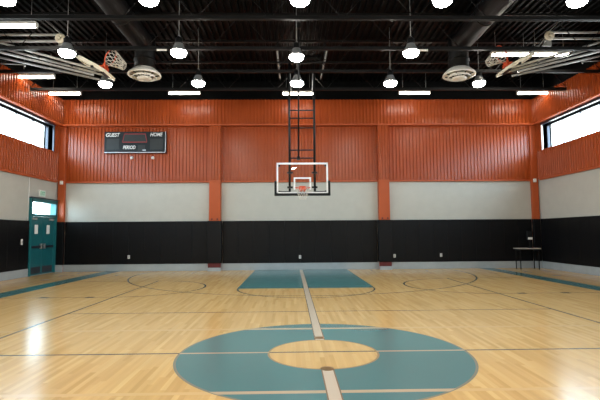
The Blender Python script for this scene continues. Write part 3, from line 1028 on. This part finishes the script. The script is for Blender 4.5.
wm.lathe((bx + 0.55, MY - 0.05, 7.16), [(0, -0.03), (0.11, -0.03), (0.11, 0.03), (0, 0.03)], 20, (0, 1, 0))
for k in range(6):
    wm.lathe((bx + 0.15 + 0.06 * k, MY - 0.05, 7.16), [(0.065, -0.012), (0.08, -0.012), (0.08, 0.012), (0.065, 0.012)], 16, (1, 0, 0))
wm.build('hoist_winch', M['black_duct'], bk)

# ------------------------------------------------------------------ side baskets, folded up under the roof
def side_basket(s, dx, dz, label):
    """s = -1 at the left wall, +1 at the right wall; the board is swung up so that its face looks at the roof"""
    def P(x, y, z):                             # x measured from the hall's centre line towards the wall
        return (s * (x + dx), y, z + dz)
    yc = 12.8
    t = empty('folded_basketball_hoop', P(6.0, yc, 6.3))
    tag(t, label, 'basketball hoop', 'side baskets folded up under the roof')
    bot, top = Vector(P(5.56, yc, 6.05)), Vector(P(6.42, yc, 6.52))
    d = (top - bot).normalized()                # up the board
    ydir = Vector((0, 1, 0))
    nrm = Vector((-s * abs(d.z), 0, abs(d.x)))  # the board's face, now looking up and inwards
    L = (top - bot).length
    # fan-shaped steel board
    out = [(-0.36, 0.0), (0.36, 0.0), (0.45, 0.05), (0.54, 0.28), (0.54, 0.55)]
    for k in range(1, 12):
        a = PI * k / 12
        out.append((0.54 * math.cos(a), 0.55 + (L - 0.55) * math.sin(a)))
    out += [(-0.54, 0.55), (-0.54, 0.28), (-0.45, 0.05)]
    pts = [bot + ydir * u + d * v - nrm * 0.02 for u, v in out]
    bd = MB().prism(pts, nrm * 0.045).build('backboard', M['cream'], t, bevel=0.01)
    # lip round the back and ribs
    lp = MB()
    lp.path([p - nrm * 0.02 for p in pts], 0.018, 6, closed=True)
    for u in (-0.25, 0.25):
        lp.bar(bot + ydir * u + d * 0.1 - nrm * 0.04, bot + ydir * u + d * 0.95 - nrm * 0.04, 0.05, 0.03)
    lp.build('back_flange', M['cream'], bd)
    bp = MB()
    bp.bar(bot + d * 0.12 - ydir * 0.22 - nrm * 0.06, bot + d * 0.12 + ydir * 0.22 - nrm * 0.06, 0.10, 0.05)
    bp.bar(bot + d * 0.42 - ydir * 0.30 - nrm * 0.06, bot + d * 0.42 + ydir * 0.30 - nrm * 0.06, 0.08, 0.05)
    bp.build('mounting_bracket', M['black_steel'], t)
    # rim and net
    base = bot + d * 0.25 + nrm * 0.03
    rc_ = base + nrm * 0.42
    rm_ = MB().path([rc_ + (nrm * math.cos(2 * PI * k / 32) + ydir * math.sin(2 * PI * k / 32)) * 0.26 for k in range(32)], 0.016, 8, closed=True)
    for u in (-0.11, 0.11):
        rm_.bar(base + ydir * u, base + ydir * u + nrm * 0.19, 0.03, 0.04)
    rm_.bar(base - ydir * 0.14 + nrm * 0.05, base + ydir * 0.14 + nrm * 0.05, 0.16, 0.10)
    rm_.bar(base - ydir * 0.09 + nrm * 0.0, base + ydir * 0.09 + nrm * 0.0, 0.26, 0.03)
    r_o = rm_.build('rim', M['rim'], t)
    net_mesh(rc_ - d * 0.015, -d, r=0.25, length=0.44, cord=0.009, squeeze=0.42, sag=(0, 0, -0.05)).build('net', M['net'], r_o)
    # swing arms to the wall
    for yy in (yc - 0.36, yc + 0.36):
        MB().tube(P(5.75, yy * 0.5 + yc * 0.5, 6.09), P(9.70, yy, 7.20), 0.034, 10).build('upper_arm', M['galv'], t)
        MB().tube(P(5.95, yy * 0.5 + yc * 0.5, 5.98), P(9.70, yy, 6.88), 0.034, 10).build('lower_arm', M['pole_grey'], t)
    for f in (0.25, 0.5, 0.75):
        x = 5.75 + (9.70 - 5.75) * f
        z = 6.09 + (7.20 - 6.09) * f
        w_ = 0.18 + 0.18 * f
        MB().tube(P(x, yc - w_, z), P(x, yc + w_, z), 0.02, 8).build('cross_tie', M['black_steel'], t)
    wp = MB()
    for yy in (yc - 0.36, yc + 0.36):
        x0 = 9.64 - dx
        wp.box(P(x0 - 0.04, 0, 0)[0], yy - 0.07, 6.98, P(x0 + 0.02, 0, 0)[0], yy + 0.07, 7.40)
    wp.build('wall_bracket', M['black_steel'], t)
    # hoist: two rails to a wheel, cable down to the board
    wx, wz = 6.98, 7.10
    rl = MB()
    rl.bar(P(9.66 - dx, yc - 0.02, wz + 0.12), P(wx + 0.02, yc - 0.02, wz + 0.12), 0.05, 0.05)
    rl.bar(P(9.66 - dx, yc + 0.04, wz - 0.04), P(wx + 0.02, yc + 0.04, wz - 0.04), 0.05, 0.05)
    rl.build('hoist_rail', M['galv'], t)
    wh = MB().lathe(P(wx, yc - 0.06, wz), [(0.03, -0.035), (0.135, -0.035), (0.145, 0.0), (0.135, 0.035), (0.03, 0.035), (0.03, -0.035)], 24, (0, -1, 0))
    wh.lathe(P(wx, yc - 0.10, wz), [(0, 0), (0.04, 0), (0.04, 0.05), (0, 0.05)], 14, (0, -1, 0))
    wh.build('hoist_wheel', M['cream'], t)
    hb = MB()
    hb.tube(P(wx, yc, wz - 0.1), P(wx - 0.28, yc, wz - 0.42), 0.035, 10)
    hb.tube(P(wx - 0.30, yc, wz - 0.30), P(wx - 0.42, yc, wz - 0.36), 0.05, 10)
    hb.box(P(wx - 0.10, 0, 0)[0], yc - 0.05, wz + dz - 0.30, P(wx + 0.06, 0, 0)[0], yc + 0.05, wz + dz - 0.12)
    hb.build('winch_body', M['galv'], t)
    cb = MB()
    cb.tube(P(7.46, yc, 7.66), P(wx, yc - 0.06, wz + 0.14), 0.011, 6)
    cb.tube(P(wx - 0.12, yc - 0.06, wz - 0.06), top - nrm * 0.01, 0.011, 6)
    cb.build('hoist_cable', M['galv'], t)
    tb = MB().tube(P(8.2, yc + 0.36, 6.48), P(9.70 - dx, yc + 0.9, 6.75), 0.014, 6)
    tb.tube(P(8.2, yc + 0.36, 6.48), P(8.2, yc + 0.36, 6.42), 0.02, 6)
    tb.build('stay_rod', M['pole_grey'], t)
    return t


side_basket(-1, 0.0, 0.0, 'basketball hoop folded up under the roof beside the left window wall')
side_basket(1, 0.22, 0.10, 'basketball hoop folded up under the roof beside the right window wall')

# ------------------------------------------------------------------ small table in the corner
tx0, tx1, ty0, ty1, tz = 8.53, 9.40, 17.65, 18.15, 0.83
tb = empty('side_table', ((tx0 + tx1) / 2, (ty0 + ty1) / 2, 0))
tag(tb, 'small pale-topped table with thin dark legs in the corner against black padding', 'table')
MB().box(tx0, ty0, tz - 0.035, tx1, ty1, tz).build('tabletop', M['table_top'], tb, bevel=0.006)
ap = MB()
ap.box(tx0 + 0.05, ty0 + 0.05, tz - 0.10, tx1 - 0.05, ty0 + 0.07, tz - 0.036)
ap.box(tx0 + 0.05, ty1 - 0.07, tz - 0.10, tx1 - 0.05, ty1 - 0.05, tz - 0.036)
ap.box(tx0 + 0.05, ty0 + 0.07, tz - 0.10, tx0 + 0.07, ty1 - 0.07, tz - 0.036)
ap.box(tx1 - 0.07, ty0 + 0.07, tz - 0.10, tx1 - 0.05, ty1 - 0.07, tz - 0.036)
ap.build('apron', M['black_steel'], tb)
for x in (tx0 + 0.07, tx1 - 0.07):
    for y in (ty0 + 0.07, ty1 - 0.07):
        lg = MB().tube((x, y, 0.012), (x, y, tz - 0.036), 0.018, 10).build('leg', M['black_duct'], tb)
        MB().lathe((x, y, 0), [(0, 0), (0.026, 0), (0.026, 0.014), (0.018, 0.016), (0, 0.016)], 10).build('foot_cap', M['padding_dark'], lg)
dv = empty('desk_device', (9.08, 17.88, tz))
tag(dv, 'small dark device with a white panel standing on the corner table', 'device')
MB().box(9.00, 17.80, tz, 9.16, 17.96, tz + 0.03).build('base', M['padding_dark'], dv, bevel=0.006)
MB().box(9.055, 17.86, tz + 0.03, 9.105, 17.90, tz + 0.34).build('stand', M['padding_dark'], dv)
hd = MB().box(8.97, 17.84, tz + 0.32, 9.19, 17.92, tz + 0.66).build('head', M['padding_dark'], dv, bevel=0.012)
MB().box(8.99, 17.832, tz + 0.335, 9.17, 17.8395, tz + 0.425).build('white_panel', M['paper'], hd)

# ------------------------------------------------------------------ plates set in the floor
def plate(x, y, rx, ry, label, m, lip=True):
    t = MB()
    t.prism([(x + rx * math.cos(2 * PI * k / 20), y + ry * math.sin(2 * PI * k / 20), 0.0) for k in range(20)], (0, 0, 0.004))
    o = t.build('floor_plate', m, None, (x, y, 0))
    tag(o, label, 'floor plate', 'round plates set in the floor')


plate(0.0, 6.56, 0.07, 0.07, 'round brass floor plate on the far edge of the small centre circle', M['brass'])
plate(0.0, 5.09, 0.075, 0.075, 'round brass floor plate on the near edge of the small centre circle', M['brass'])
plate(-8.52, 15.24, 0.16, 0.10, 'dark floor plate beyond the teal stripe in front of the teal door', M['plate_dark'])
plate(8.53, 15.22, 0.16, 0.10, 'dark floor plate beyond the teal stripe in front of the small table', M['plate_dark'])
